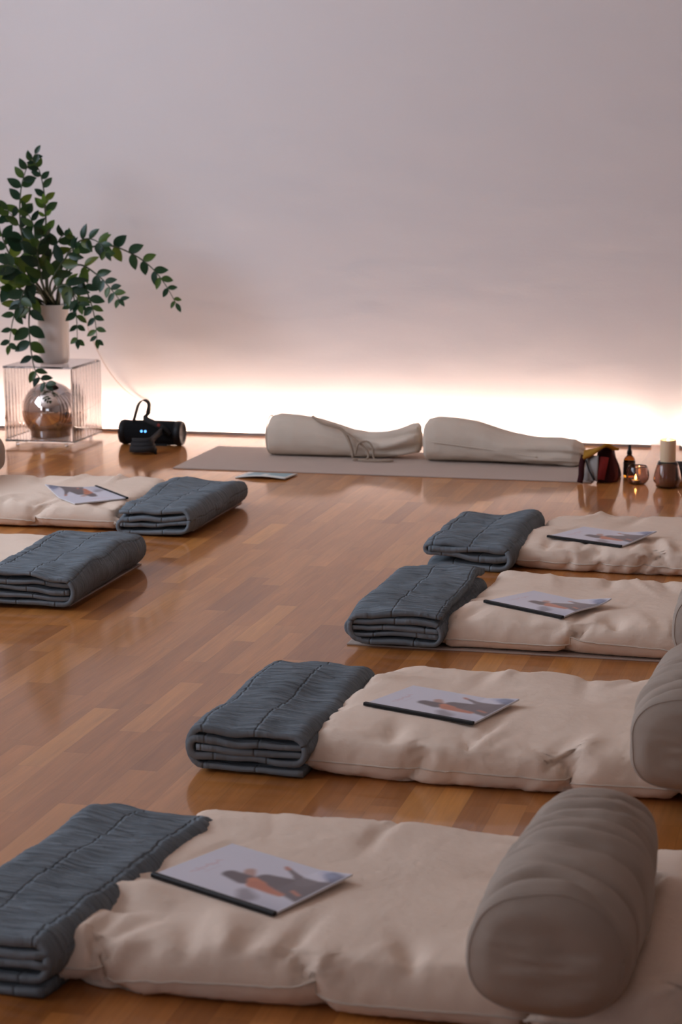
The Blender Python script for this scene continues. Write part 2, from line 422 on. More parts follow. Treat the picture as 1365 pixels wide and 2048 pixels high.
def inflate(L, W, step, seed, frames, press):
    V, F, ring, top, rest, idx, nx, ny = envelope(L, W, step, seed)
    me = bpy.data.meshes.new('tmp'); me.from_pydata(V, [], F)
    o = bpy.data.objects.new('tmp', me); COL.objects.link(o)
    m = o.modifiers.new('Cloth', 'CLOTH'); s = m.settings
    s.quality = 6; s.mass = .15
    s.tension_stiffness = s.compression_stiffness = 25; s.shear_stiffness = 8; s.bending_stiffness = .15
    s.tension_damping = s.compression_damping = s.shear_damping = 8; s.air_damping = 2
    s.use_pressure = True; s.uniform_pressure_force = press; s.effector_weights.gravity = 0
    m.collision_settings.use_self_collision = False; m.collision_settings.use_collision = False
    SC.frame_start = 1; SC.frame_end = frames; m.point_cache.frame_end = frames
    for f in range(1, frames + 1): SC.frame_set(f)
    ev = o.evaluated_get(bpy.context.evaluated_depsgraph_get())
    co = np.empty(len(V) * 3); ev.data.vertices.foreach_get('co', co); co = co.reshape(-1, 3)
    bpy.data.objects.remove(o); bpy.data.meshes.remove(me); SC.frame_set(1)
    # straighten the sides: the cover is cut square, only small puckers stay
    def sm(a):
        for _ in range(3): a = np.convolve(np.pad(a, 3, 'edge'), np.ones(7) / 7, 'valid')
        return a
    g = lambda i, j: co[idx[0, i, j]]
    xl = sm(np.array([g(0, j)[0] for j in range(ny + 1)])); xr = sm(np.array([g(nx, j)[0] for j in range(ny + 1)]))
    yl = sm(np.array([g(i, 0)[1] for i in range(nx + 1)])); yr = sm(np.array([g(i, ny)[1] for i in range(nx + 1)]))
    ri, rj = rest[:, 0], rest[:, 1]
    co[:, 0] = (co[:, 0] - xl[rj]) / (xr - xl)[rj] - .5; co[:, 1] = (co[:, 1] - yl[ri]) / (yr - yl)[ri] - .5
    return co, F, ring, top
SIMS = [inflate(.86, .70, .012, 1, 30, 1.5), inflate(.86, .70, .012, 7, 30, 2.2)]

def cushion_shape(sim, sx, sy, T, flip, lsh=.045):
    """profile a puffed envelope to the thickness of a floor cushion, seam low on its side"""
    co, F, ring, top = SIMS[sim]; c = co.copy()
    if flip & 1: c[:, 0] *= -1
    if flip & 2: c[:, 1] *= -1
    z = c[:, 2] / np.percentile(np.abs(c[:, 2]), 99.5)
    sgn = np.sign(z); a = np.clip(np.abs(z), 0, 1.15)
    prof = 1 - np.clip(1 - a, 0, 1) ** 4.6 + np.clip(a - 1, 0, 1) * .2
    seam = T * .36
    zz = np.where(z >= 0, seam + prof * (T - seam), seam - np.minimum(1 - np.clip(1 - a, 0, 1) ** 9, 1) * seam)
    c[:, 0] *= sx; c[:, 1] *= sy
    # sides bow out a little between the corners
    c[:, 0] += np.sign(c[:, 0]) * .012 * np.abs(c[:, 0] / sx * 2) ** 4 * (1 - np.clip(np.abs(c[:, 1]) / sy * 2, 0, 1) ** 4)
    c[:, 1] += np.sign(c[:, 1]) * .012 * np.abs(c[:, 1] / sy * 2) ** 4 * (1 - np.clip(np.abs(c[:, 0]) / sx * 2, 0, 1) ** 4)
    # blunt the corners, and let the cover lean a little on its aisle side
    r = .022; qx = np.maximum(np.abs(c[:, 0]) - (sx / 2 - r), 0); qy = np.maximum(np.abs(c[:, 1]) - (sy / 2 - r), 0)
    q = np.hypot(qx, qy); m = np.maximum(qx, qy); k = np.where((qx > 0) & (qy > 0), m / np.maximum(q, 1e-6), 1); k = 1 - (1 - k) * .75
    c[:, 0] -= np.sign(c[:, 0]) * qx * (1 - k); c[:, 1] -= np.sign(c[:, 1]) * qy * (1 - k)
    cd_ = np.hypot(sx / 2 - np.abs(c[:, 0]), sy / 2 - np.abs(c[:, 1])); zz = np.where(zz > seam, seam + (zz - seam) * np.clip(cd_ / .035, 0, 1) ** .6, zz)
    c[:, 0] += lsh * np.clip(c[:, 1] / sy + .5, 0, 1) ** 1.3 * np.clip(.5 - c[:, 0] / sx, 0, 1)
    c[:, 2] = np.maximum(zz, 0.0)
    return c, F, ring, top, bool(flip in (1, 2))

CUSH = []; CUSHO = []
def cushion(cx, cy, sx, sy, T, sim, flip, rot, label, press=None, tuft=None, zoff=.007, lsh=.045):
    c, F, ring, top, mir = cushion_shape(sim, sx, sy, T, flip, lsh)
    # soft undulation and creases drawn in from the edges
    rng = random.Random(int(cx * 1000) ^ int(cy * 777))
    X, Y = c[:, 0], c[:, 1]
    und = np.array([fbm(x * 3.2 + cx * 5, y * 3.2 + cy * 5, 0, 2) for x, y in zip(X, Y)]) * .009
    cre = np.zeros(len(X))
    for _ in range(34):
        side = rng.choice((0, 0, 0, 1, 2, 3)); u = rng.uniform(-.46, .46)
        if side == 0: p = np.array([u * sx, -sy / 2]); d = np.array([rng.uniform(-.45, .45), 1.])
        elif side == 1: p = np.array([u * sx, sy / 2]); d = np.array([rng.uniform(-.45, .45), -1.])
        elif side == 2: p = np.array([-sx / 2, u * sy]); d = np.array([1., rng.uniform(-.45, .45)])
        else: p = np.array([sx / 2, u * sy]); d = np.array([-1., rng.uniform(-.45, .45)])
        d /= np.linalg.norm(d); L = rng.uniform(.12, .36); w = rng.uniform(.006, .016); amp = rng.uniform(.004, .0125) * rng.choice((-1, -1, .8))
        rx, ry = X - p[0], Y - p[1]; s = rx * d[0] + ry * d[1]; t = -rx * d[1] + ry * d[0] + .05 * (s / L) ** 2 * L * rng.uniform(-2, 2)
        ww = w * (1 + 1.6 * np.clip(s / L, 0, 1))
        cre += amp * np.exp(-(t / ww) ** 2) * sstep(-.02, .03, s) * (1 - sstep(.25, 1.0, s / L))
    inner = sstep(0.0, .03, np.minimum(sx / 2 - np.abs(X), sy / 2 - np.abs(Y)) + .01)
    c[:, 2] += np.where(top, (und + cre) * inner, 0)
    cr, sr = math.cos(rot), math.sin(rot)
    wx = cx + X * cr - Y * sr; wy = cy + X * sr + Y * cr
    wz = np.maximum(c[:, 2], 0) + zoff
    P = np.stack([wx, wy, wz], 1)
    if press is not None:
        lim = press(P[:, 0], P[:, 1]); msk = top & (P[:, 2] > lim); P[msk, 2] = np.maximum(lim[msk], zoff + .012)
    t = thing('floor_cushion', (cx, cy, zoff), label, 'cushion', 'cream floor cushions')
    FF = [f[::-1] for f in F] if mir else F
    o = obj('cover', P.tolist(), FF, MAT['cream'], t)
    CUSHO.append(o)
    rp = [Vector(P[i]) for i in ring]; rp.append(rp[0])
    obj('piping', *tube(rp, .0022, 5), MAT['seam'], t)
    if tuft:
        k = min(ring, key=lambda i: (P[i, 0] - tuft[0]) ** 2 + (P[i, 1] - tuft[1]) ** 2); a = Vector(P[k])
        s = Vector((tuft[0] - cx, tuft[1] - cy, 0)).normalized()
        parts = [tube([a, a + s * .012 + Vector((rng.uniform(-.008, .008), rng.uniform(-.008, .008), -.006)), a + s * .02 + Vector((rng.uniform(-.014, .014), rng.uniform(-.01, .01), -min(a.z - .002, .02)))], .0014, 5, 6) for _ in range(5)]
        obj('corner_tuft', *merge(*parts), MAT['seam'], t)
    CUSH.append((P, FF))
    return t

# ------------------------------------------------------------------ bolsters
def bolster_section(a, w, h):
    """sagging round section: a = angle; flat on its underside"""
    c, s = math.cos(a), math.sin(a)
    x = w / 2 * math.copysign(abs(c) ** .85, c)
    z = h * .5 + h * .5 * math.copysign(abs(s) ** (.9 if s > 0 else .55), s)
    return x, z
def bolster_under(cx, y0, y1, rot, zb, w):
    """underside of a bolster, to press it into the cushions"""
    def f(X, Y):
        cr, sr = math.cos(rot), math.sin(rot); ym = (y0 + y1) / 2
        u = (X - cx) * cr + (Y - ym) * sr; v = -(X - cx) * sr + (Y - ym) * cr
        q = np.clip(np.abs(u) / (w / 2), 0, 1.3); r = np.clip(np.abs(v) / ((y1 - y0) / 2), 0, 1.2)
        z = zb + .09 * np.clip(q - .62, 0, 1) ** 1.5 * 2.0
        return np.where((q < 1.05) & (r < 1.0), z - .003, 1e3)
    return f
def bolster(cx, y0, y1, w, h, zb, rot, seed, label):
    n, ns, nd = 84, 80, 9; rings = []; ym = (y0 + y1) / 2; L = y1 - y0
    cr, sr = math.cos(rot), math.sin(rot)
    rng = random.Random(seed)
    folds = [(rng.uniform(.2, .97), rng.uniform(-.6, .6), rng.uniform(.006, .013), rng.uniform(.007, .016), rng.uniform(.2, PI - .2), rng.uniform(1., 2.5)) for _ in range(26)]
    def place(u, v, z): return (cx + u * cr - v * sr, ym + u * sr + v * cr, max(z, zb))
    ends = []; R0 = .038
    for i in range(-nd, ns + nd + 1):
        t = min(1, max(0, i / ns)); disc = -i / nd if i < 0 else ((i - ns) / nd if i > ns else 0)
        rr = min(t, 1 - t) * L
        q = 1 - min(1, rr / R0); k = 1 - .17 * (1 - math.sqrt(1 - q * q))
        k *= 1 - disc * .985
        ring = []
        for j in range(n):
            a = 2 * PI * j / n; sa, ca = math.sin(a), math.cos(a)
            tp = 1 - .20 * max(0, (t - .35) / .65) ** 2 - .03 * max(0, (.3 - t) / .3) ** 2
            x, z = bolster_section(a, w * tp, h * (.4 + .6 * tp))
            d = 0
            if disc == 0:
                fade = min(1, rr / .03)
                for ft, sk, fw, fa, fp, fl in folds:
                    da = math.cos(a - fp)
                    if da > 0: d -= fade * fa * math.exp(-((t * L - ft * L - sk * .07 * ca) / fw) ** 2) * da ** fl
                d += .006 * fbm(x * 9 + seed, t * 4, z * 9, 2)
                # the top sags in a shallow V near the front end
                d -= .034 * math.exp(-((t - .13 + .07 * abs(ca + .1)) / .032) ** 2) * max(0, sa) ** 2
                d += .010 * math.exp(-((t - .06) / .03) ** 2) * max(0, sa) ** 3
            m = 1 + d / (w / 2)
            px = x * m * k; pz = (z - h * .47) * m * k
            v = (t - .5) * L
            if disc > 0:   # the end panel bulges, creased across
                bul = .020 * math.sqrt(max(0, 1 - (1 - disc) ** 2 * .95)) + (.0055 * fbm(px * 7 + seed, pz * 38, t * 7, 2) + .005 * fbm(px * 12, pz * 12 + seed, 3, 2)) * min(1, disc * 2.5)
                v += -bul if t == 0 else bul
            ring.append(place(px, v, zb + h * .47 + pz))
        rings.append(ring)
        if i in (1, ns - 1): ends.append([Vector(p) for p in ring])
    t = thing('bolster', (cx, ym, zb), label, 'bolster', 'taupe bolsters on the cushions')
    obj('cover', *loft(rings), MAT['bolster'], t)
    for e in ends:
        obj('end_seam', *tube(e + [e[0]], .0012, 6), MAT['bolster'], t)

# ------------------------------------------------------------------ folded blankets
def roll_path(levels, w, t, kind):
    """flattened roll: order in which the cloth visits the layers; folds alternate right and left"""
    pts = []; w2 = w / 2
    ends = {}
    for q, lv in enumerate(levels):
        z = (lv + .5) * t; d = 1 if q % 2 == 0 else -1
        if kind == 'left': d = -d
        inset = 0
        nxt = levels[q + 1] if q + 1 < len(levels) else None; prv = levels[q - 1] if q else None
        def off(o): return 0 if o is None else abs(o - lv) * t / 2 * .75
        r1, r0 = off(nxt), off(prv)
        xa = -d * (w2 - r0 - (0.012 if prv is None else 0)); xb = d * (w2 - r1 - (0.006 if nxt is None else 0))
        for k in range(15): pts.append((xa + (xb - xa) * k / 14, z))
        if nxt is not None:
            zb_ = (nxt + .5) * t; zm = (z + zb_) / 2; R = (zb_ - z) / 2; bul = r1
            for k in range(1, 9):
                a = -PI / 2 + PI * k / 9
                pts.append((xb + d * bul * math.cos(a), zm + R * math.sin(a)))
    return pts
def blanket(cx, y0, y1, w, H, levels, kind, rot, seed, label, zoff=.007, flap=None, slack=0., mess=1.):
    nl = max(levels) + 1; t = H / nl; path = roll_path(levels, w, t, kind)
    M_ = 130; th = t * .86; L = y1 - y0; ym = (y0 + y1) / 2
    P = [Vector((x, z)) for x, z in path]
    # arc length
    S = [0.]
    for i in range(1, len(P)): S.append(S[-1] + (P[i] - P[i - 1]).length)
    cr, sr = math.cos(rot), math.sin(rot)
    rings = []; uvs = []
    npth = len(P)
    for j in range(M_ + 1):
        v = -L / 2 + L * j / M_
        endf = min(j, M_ - j) / 12.0
        ring = []; uvr = []
        outer, inner = [], []
        for i, p in enumerate(P):
            tg = (P[min(i + 1, npth - 1)] - P[max(i - 1, 0)]).normalized(); nn = Vector((-tg.y, tg.x))
            lay = p.y / H
            # each layer ends at a slightly different place and ripples
            vv = v * (1 - .025 * abs(fbm(S[i] * 2.2, seed, 3.1, 2))) + .006 * fbm(S[i] * 3, seed * 1.7, v * 2, 2)
            dx = .006 * mess * fbm(v * 5, S[i] * 2 + seed, 1, 2)
            dz = (.011 * fbm(p.x * 6 + seed, v * 5, 5.5, 2) + .003 * fbm(p.x * 12, v * 9, seed, 3)) * (.25 + lay) - slack * lay * (1 - min(1, abs(v) / (L / 2))) * .3
            # corners and edges settle a little
            cr_ = .0042 * fbm(S[i] * 11 + seed * 7, v * 95 + 1.5 * nz(S[i] * 6, v * 8, seed), seed, 2) * (.3 + .7 * (lay > .75))
            dz += cr_
            rim = sstep(.0, .09, np.float64(L / 2 - abs(v)))
            dz -= .010 * (1 - float(rim)) * lay ** 2
            h2 = th / 2 * (.55 + .45 * min(1, endf + .25))
            inner_l = 1 if 0 < i < npth * .8 else .4
            dz += mess * inner_l * t * .42 * fbm(S[i] * 5.5 + seed * 3, v * 2.2, 7.7, 2)
            h2 *= 1 + .45 * fbm(S[i] * 4 + seed, v * 3, 2.2, 2)
            for sgn, lst in ((1, outer), (-1, inner)):
                x = p.x + nn.x * h2 * sgn + dx; z = p.y + nn.y * h2 * sgn + dz
                if flap: x, z = flap(x, z, v, i / (npth - 1))
                lst.append((cx + x * cr - vv * sr, ym + x * sr + vv * cr, max(zoff, z + zoff)))
        ring = outer + inner[::-1]
        rings.append(ring); uvs += [(S[i], v) for i in range(npth)] + [(S[i], v) for i in range(npth - 1, -1, -1)]
    V, F = loft(rings, False, False)
    n = 2 * npth
    for base, flip in ((0, False), (M_ * n, True)):      # close the fold ends
        for i in range(npth - 1):
            q = (base + i, base + n - 1 - i, base + n - 2 - i, base + i + 1)
            F.append(q[::-1] if flip else q)
    area = sum(a[0] * b[1] - b[0] * a[1] for a, b in zip([(p.x, p.y) for p in P], [(p.x, p.y) for p in P][1:]))
    o = obj('folded_blanket', V, F, MAT['blanket'], None, uv=uvs)
    o.data.validate()
    import bmesh
    bm = bmesh.new(); bm.from_mesh(o.data); bmesh.ops.recalc_face_normals(bm, faces=bm.faces); bm.to_mesh(o.data); bm.free()
    tag(o, label, 'blanket', 'grey blue folded blankets')
    # origin at the blanket's base
    o.data.transform(Matrix.Translation((-cx, -ym, -zoff))); o.location = (cx, ym, zoff)
    return o

# ------------------------------------------------------------------ printed booklets with a black binder spine
def cover_colour(u, v, flip=False):
    """u: 0 head of the page .. 1 foot; v: 0 spine .. 1 outer edge"""
    base = np.array([.67, .645, .71])
    col = np.tile(base, (len(u), 1))
    def cap(a, b, r0, r1):
        ab = np.array([(b[0] - a[0]) * 1.41, b[1] - a[1]]); pu = (u - a[0]) * 1.41; pv = v - a[1]
        t = np.clip((pu * ab[0] + pv * ab[1]) / max(1e-9, ab @ ab), 0, 1)
        return np.hypot(pu - t * ab[0], pv - t * ab[1]) - (r0 + (r1 - r0) * t)
    def paint(d, c, soft=.012, op=1.):
        k = (np.clip(.5 - d / soft / 2, 0, 1) * op)[:, None]; col[:] = col * (1 - k) + np.array(c) * k
    paint(cap((.78, .12), (.98, .06), .10, .14), (.50, .49, .56), .12, .8)
    paint(cap((.88, .93), (1., .82), .06, .10), (.10, .12, .20), .03, .9)
    paint(cap((.80, .97), (.9, .88), .03, .06), (.30, .34, .50), .05, .7)
    paint(cap((.62, .22), (.70, .13), .06, .09), (.25, .22, .25), .04, .8)
    paint(cap((.42, .60), (.47, .50), .05, .06), (.50, .30, .25), .02)        # face
    paint(cap((.36, .44), (.50, .42), .075, .10), (.13, .10, .11), .02)        # hair
    paint(cap((.58, .55), (1.02, .52), .09, .26), (.15, .12, .13), .02)        # clothes
    paint(cap((.72, .74), (.84, .66), .04, .09), (.17, .14, .15), .02)
    paint(cap((.60, .83), (.72, .75), .022, .035), (.20, .16, .17), .015)
    paint(cap((.555, .86), (.585, .835), .02, .028), (.52, .22, .16), .015)    # hand
    paint(cap((.535, .46), (.60, .40), .05, .085), (.62, .22, .12), .02)       # shoulder and arm
    paint(cap((.60, .39), (.84, .33), .075, .035), (.55, .19, .11), .02)
    paint(cap((.86, .45), (.94, .40), .02, .02), (.50, .20, .13), .015)
    # handwritten title, unreadable
    for k in range(9):
        a = .26 + k * .043; paint(cap((.145 + .018 * math.sin(k * 2.1), a), (.165 - .018 * math.cos(k * 1.7), a + .035), .0045, .004), (.62, .30, .30), .01, .85)
    for k in range(6):
        a = .33 + k * .035; paint(cap((.215, a), (.217, a + .022), .003, .003), (.60, .42, .46), .008, .7)
    edge = np.minimum(np.minimum(u * 1.41, (1 - u) * 1.41), np.minimum(v, 1 - v))
    paint(edge - .012, (.70, .68, .74), .01, .9)
    return np.concatenate([np.clip(col, 0, 1), np.ones((len(u), 1))], 1)

def booklet(x, y, th, label, curl):
    """x, y: middle of the spine; pages lie to the left of the spine direction"""
    bvh = [BVHTree.FromPolygons([tuple(p) for p in P], F) for P, F in CUSH]
    def ground(px, py):
        z = .0
        for b in bvh:
            h = b.ray_cast(Vector((px, py, .6)), Vector((0, 0, -1)))
            if h[0] is not None: z = max(z, h[0].z)
        return z
    c, s = math.cos(th), math.sin(th); Lu, Lv = .297, .21
    def wpos(u, v): return (x + (u - .5) * Lu * c - v * Lv * s, y + (u - .5) * Lu * s + v * Lv * c)
    # rest plane through the ground under it
    G = [(u, v, ground(*wpos(u, v))) for u in np.linspace(0, 1, 9) for v in np.linspace(0, 1, 7)]
    A = np.array([[1, g[0], g[1]] for g in G]); zz = np.array([g[2] for g in G]); k, *_ = np.linalg.lstsq(A, zz, rcond=None)
    k = np.array([k[0], k[1] * .7, k[2] * .7]); res_ = zz - (k[0] + k[1] * A[:, 1] + k[2] * A[:, 2]); k[0] += np.percentile(res_, 45); up = .0005
    # the cushion gives under its weight
    for (P, F), co_ in zip(CUSH, CUSHO):
        dx, dy = P[:, 0] - x, P[:, 1] - y; uu = (dx * c + dy * s) / Lu + .5; vv = (-dx * s + dy * c) / Lv
        rim = np.maximum(np.maximum(-uu * Lu, (uu - 1) * Lu), np.maximum(-vv * Lv, (vv - 1) * Lv))
        lim = k[0] + k[1] * np.clip(uu, -.1, 1.1) + k[2] * np.clip(vv, -.1, 1.1) - .0015 + np.maximum(rim - .012, 0) * .5
        m_ = (rim < .12) & (P[:, 2] > lim) & (P[:, 2] > .05)
        if m_.any():
            P[m_, 2] = lim[m_]; pl_ = np.array(parent_loc(co_.parent)); co_.data.vertices.foreach_set('co', (P - pl_).ravel()); co_.data.update()
    nu, nv = 118, 84
    def sheet(u, v): return k[0] + k[1] * u + k[2] * v + up + curl(u, v)
    U, Vv = np.meshgrid(np.linspace(0, 1, nu + 1), np.linspace(0, 1, nv + 1), indexing='ij'); U = U.ravel(); Vv = Vv.ravel()
    vt = [(*wpos(u, v), sheet(u, v) + .0042) for u, v in zip(U, Vv)]
    fq = [(i * (nv + 1) + j, (i + 1) * (nv + 1) + j, (i + 1) * (nv + 1) + j + 1, i * (nv + 1) + j + 1) for i in range(nu) for j in range(nv)]
    t = thing('booklet', (*wpos(.5, .5), sheet(.5, .5)), label, 'booklet', 'printed booklets on the cushions')
    obj('front_cover', vt, fq, MAT['print'], t, col=cover_colour(U, Vv))
    # block of pages under the cover
    bu, bv = 20, 14; pv = []; pf = []
    for lay, dz in ((0, .0039), (1, 0.0)):
        for i in range(bu + 1):
            for j in range(bv + 1):
                u, v = i / bu, j / bv; pv.append((*wpos(u, v), sheet(u, v) + dz))
    o_ = (bu + 1) * (bv + 1)
    g = lambda l, i, j: l * o_ + i * (bv + 1) + j
    for i in range(bu):
        for j in range(bv):
            pf.append((g(0, i, j), g(0, i + 1, j), g(0, i + 1, j + 1), g(0, i, j + 1))); pf.append((g(1, i, j), g(1, i, j + 1), g(1, i + 1, j + 1), g(1, i + 1, j)))
    for i in range(bu):
        pf.append((g(1, i, 0), g(1, i + 1, 0), g(0, i + 1, 0), g(0, i, 0))); pf.append((g(0, i, bv), g(0, i + 1, bv), g(1, i + 1, bv), g(1, i, bv)))
    for j in range(bv):
        pf.append((g(0, 0, j), g(0, 0, j + 1), g(1, 0, j + 1), g(1, 0, j))); pf.append((g(1, bu, j), g(1, bu, j + 1), g(0, bu, j + 1), g(0, bu, j)))
    obj('pages', pv, pf, MAT['pagew'], t, smooth=False)
    # clip-on spine bar
    rings = []
    for i in range(13):
        u = -.004 + 1.008 * i / 12; z = sheet(min(max(u, 0), 1), 0) + .003
        ring = []
        for dv, dz in ((-.004, -.003), (.006, -.003), (.007, -.002), (.007, .0028), (.006, .0045), (-.002, .0045), (-.004, .003)):
            w = wpos(u, dv / Lv); ring.append((w[0], w[1], z + dz))
        rings.append(ring)
    tag(obj('spine_bar', *loft(rings), MAT['black'], t, smooth=False), 'black binder spine')

# ------------------------------------------------------------------ the rows of sleeping places
def yoga_mat(x0, x1, y0, y1, label):
    o = obj('yoga_mat', *box(x0, x1, y0, y1, .0, .005), MAT['mat'], None, smooth=False)
    bevel(o, .0015); tag(o, label, 'mat', 'thin taupe yoga mats')
    cx, cy = (x0 + x1) / 2, (y0 + y1) / 2
    o.data.transform(Matrix.Translation((-cx, -cy, 0))); o.location = (cx, cy, 0)

yoga_mat(-1.387, -.20, 5.462, 6.04, 'thin taupe mat whose edge shows under the open flapped blanket')
yoga_mat(-4.3, -2.352, 6.99, 7.60, 'thin taupe mat edge showing under the far left blue blanket')
yoga_mat(-4.3, -2.335, 5.745, 6.39, 'thin taupe mat edge showing under the near left grey blanket')

B = dict(R1=(-.437, 2.955, 3.57, .262, .213, .068, -.01), R2=(-.318, 4.11, 4.74, .262, .213, .070, .0), R3=(-.325, 5.15, 5.75, .262, .2, .08, .0), L1=(-3.455, 6.95, 7.62, .262, .2, .078, .0))
def press_of(k): cx, y0, y1, w, h, zb, rot = B[k]; return bolster_under(cx, y0, y1, rot, zb, w)

cushion(-.893, 3.410, .82, .72, .095, 0, 0, .0, 'cream cushion in the front row, booklet lying on it', press_of('R1'), None, zoff=.0006)
cushion(-.058, 3.40, .84, .72, .092, 1, 0, .0, 'cream cushion right of the big front bolster', press_of('R1'), zoff=.0006)
cushion(-.770, 4.615, .845, .69, .095, 1, 1, -.02, 'cream cushion in the second right row, puckered front edge, booklet on it', press_of('R2'), (-1.19, 4.31), zoff=.0006)
cushion(.088, 4.59, .84, .67, .09, 0, 2, -.02, 'cream cushion end at the right frame edge under second bolster', press_of('R2'), zoff=.0006)
cushion(-.685, 5.80, .85, .66, .085, 0, 1, -.012, 'cream cushion beside the open flapped blanket in the third row', press_of('R3'))
cushion(-.675, 6.915, .85, .66, .082, 1, 2, -.015, 'cream cushion nearest the candles, farthest of the right rows', None, (-1.1, 6.62), lsh=.06, zoff=.0006)
cushion(-3.06, 7.255, .86, .66, .085, 0, 3, .01, 'cream cushion on the far left row beside the bluest blanket', press_of('L1'), (-2.63, 6.94), lsh=0)
cushion(-3.00, 6.10, .84, .66, .08, 1, 1, .0, 'cream cushion corner at the left frame edge behind near left blanket')

bolster(*B['R1'], 3, 'large taupe bolster standing out in the bottom right, on front cushions')
bolster(*B['R2'], 8, 'taupe bolster cut by the right frame edge in the second row')
bolster(*B['R3'], 12, 'sliver of grey bolster at right frame edge above the second bolster')
bolster(*B['L1'], 17, 'taupe bolster end peeking in at the left frame edge')

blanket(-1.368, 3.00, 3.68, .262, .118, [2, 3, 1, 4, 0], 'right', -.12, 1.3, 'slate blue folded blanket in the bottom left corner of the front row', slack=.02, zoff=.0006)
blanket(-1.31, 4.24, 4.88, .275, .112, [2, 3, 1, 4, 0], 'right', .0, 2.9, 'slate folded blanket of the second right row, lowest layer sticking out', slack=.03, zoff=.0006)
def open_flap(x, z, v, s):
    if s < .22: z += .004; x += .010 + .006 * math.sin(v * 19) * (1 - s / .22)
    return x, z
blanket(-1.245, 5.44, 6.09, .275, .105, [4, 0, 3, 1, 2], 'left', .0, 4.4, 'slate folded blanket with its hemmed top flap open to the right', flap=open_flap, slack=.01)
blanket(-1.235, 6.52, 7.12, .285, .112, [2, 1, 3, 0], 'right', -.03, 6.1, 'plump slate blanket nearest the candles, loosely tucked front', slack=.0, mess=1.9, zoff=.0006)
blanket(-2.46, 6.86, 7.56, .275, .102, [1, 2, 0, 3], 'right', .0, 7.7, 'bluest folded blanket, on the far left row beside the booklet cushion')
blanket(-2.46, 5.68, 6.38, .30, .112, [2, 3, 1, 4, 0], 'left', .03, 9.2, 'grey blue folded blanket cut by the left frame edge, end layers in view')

K = (CAMH - .098) / (CAMH - .11)
booklet(-1.072 * K, 3.247 * K, -.457, 'booklet on the front cushion, largest in view', lambda u, v: .010 * max(0, u - .75) / .25 * v)
booklet(-.959 * K, 4.430 * K, -.363, 'booklet on the puckered cushion in the second right row from the front', lambda u, v: .012 * (max(0, u - .7) / .3) * v ** 1.2)
booklet(-.900 * K, 5.548 * K, -.584, 'booklet with curled foot on the third right cushion beside open blanket', lambda u, v: .026 * (max(0, u - .55) / .45) * v ** 1.7 + .005 * math.sin(v * 5.5) * u)
booklet(-.873 * K, 6.623 * K, -.487, 'booklet on the right cushion nearest the candles', lambda u, v: .018 * (max(0, u - .6) / .4) * v ** 1.3)
booklet(-2.719 * K, 7.134 * K, 2.332, 'booklet on the left cushion, its black spine turned toward the blue blanket', lambda u, v: .028 * (max(0, u - .55) / .45) * v ** 2)

# ------------------------------------------------------------------ far wall: mat, two drawstring bags, leaflets
o = obj('yoga_mat', *box(-2.895, -1.07, 8.345, 8.985, 0, .006), MAT['mat'], None, smooth=False); bevel(o, .002)
o.data.transform(Matrix.Translation((1.98, -8.665, 0))); o.location = (-1.98, 8.665, 0)
tag(o, 'taupe mat spread parallel to the far wall under both bags', 'mat', 'thin taupe yoga mats')

def sack(st, seed, groove):
    """stations: x, y centre, z low, z high, half depth, fold amount"""
    n = 56; ns = 70; rings = []
    S = np.array(st); ts = np.linspace(0, 1, len(st))
    for i in range(ns + 1):
        t = i / ns; x, y, z0, z1, hd, fo = [np.interp(t, ts, S[:, k]) for k in range(6)]
        ring = []
        for j in range(n):
            a = 2 * PI * j / n; c, s = math.cos(a), math.sin(a)
            r = 1 + fo * (.5 * fbm(c * 1.6 + seed, s * 1.6, x * 3, 2) + .35 * math.sin(a * 3 + x * 9 + seed) * nz(x * 4, a, seed)) + .02 * fbm(c * 3, s * 3 + seed, x * 10, 2)
            r += fo * (.16 * math.sin(a * 7 + 2.5 * nz(x * 7, seed)) + .12 * nz(a * 4, x * 11, seed))
            for ga, gw, gx0, gx1, gd in groove:
                da = (a - ga - .25 * nz(x * 5, seed) + PI) % (2 * PI) - PI
                r -= gd * math.exp(-(da / gw) ** 2) * min(1, max(0, (x - gx0) / (gx1 - gx0)))
            py = y + hd * math.copysign(abs(c) ** .9, c) * r
            pz = (z0 + z1) / 2 + (z1 - z0) / 2 * math.copysign(abs(s) ** (.9 if s > 0 else .7), s) * r
            ring.append((x + .012 * fo * nz(a * 2, seed, x), py, max(.0065, pz)))
        rings.append(ring)
    return loft(rings)
bags = 'beige drawstring bags on the far mat'
t1 = thing('drawstring_bag', (-2.25, 8.80, .006), 'left beige bag, tied at its neck with cord trailing on the mat', 'bag', bags)
obj('body', *sack([(-2.588, 8.81, .06, .12, .03, .0), (-2.584, 8.81, .02, .16, .075, .02), (-2.575, 8.81, .008, .180, .090, .02), (-2.54, 8.81, .006, .190, .094, .02), (-2.45, 8.81, .006, .186, .094, .03), (-2.36, 8.81, .006, .172, .09, .05), (-2.28, 8.81, .006, .150, .085, .10),
                   (-2.20, 8.81, .006, .125, .075, .22), (-2.13, 8.81, .006, .115, .07, .30), (-2.06, 8.81, .006, .122, .08, .35), (-1.99, 8.81, .012, .138, .085, .38), (-1.935, 8.81, .02, .158, .08, .40), (-1.905, 8.81, .025, .160, .065, .40), (-1.893, 8.81, .04, .150, .045, .3), (-1.889, 8.81, .07, .12, .02, .2)], 2.0, [(2.3, .30, -2.08, -1.95, .30), (3.5, .22, -2.18, -2.0, .22), (.8, .3, -2.15, -1.95, .2)]), MAT['bag'], t1)
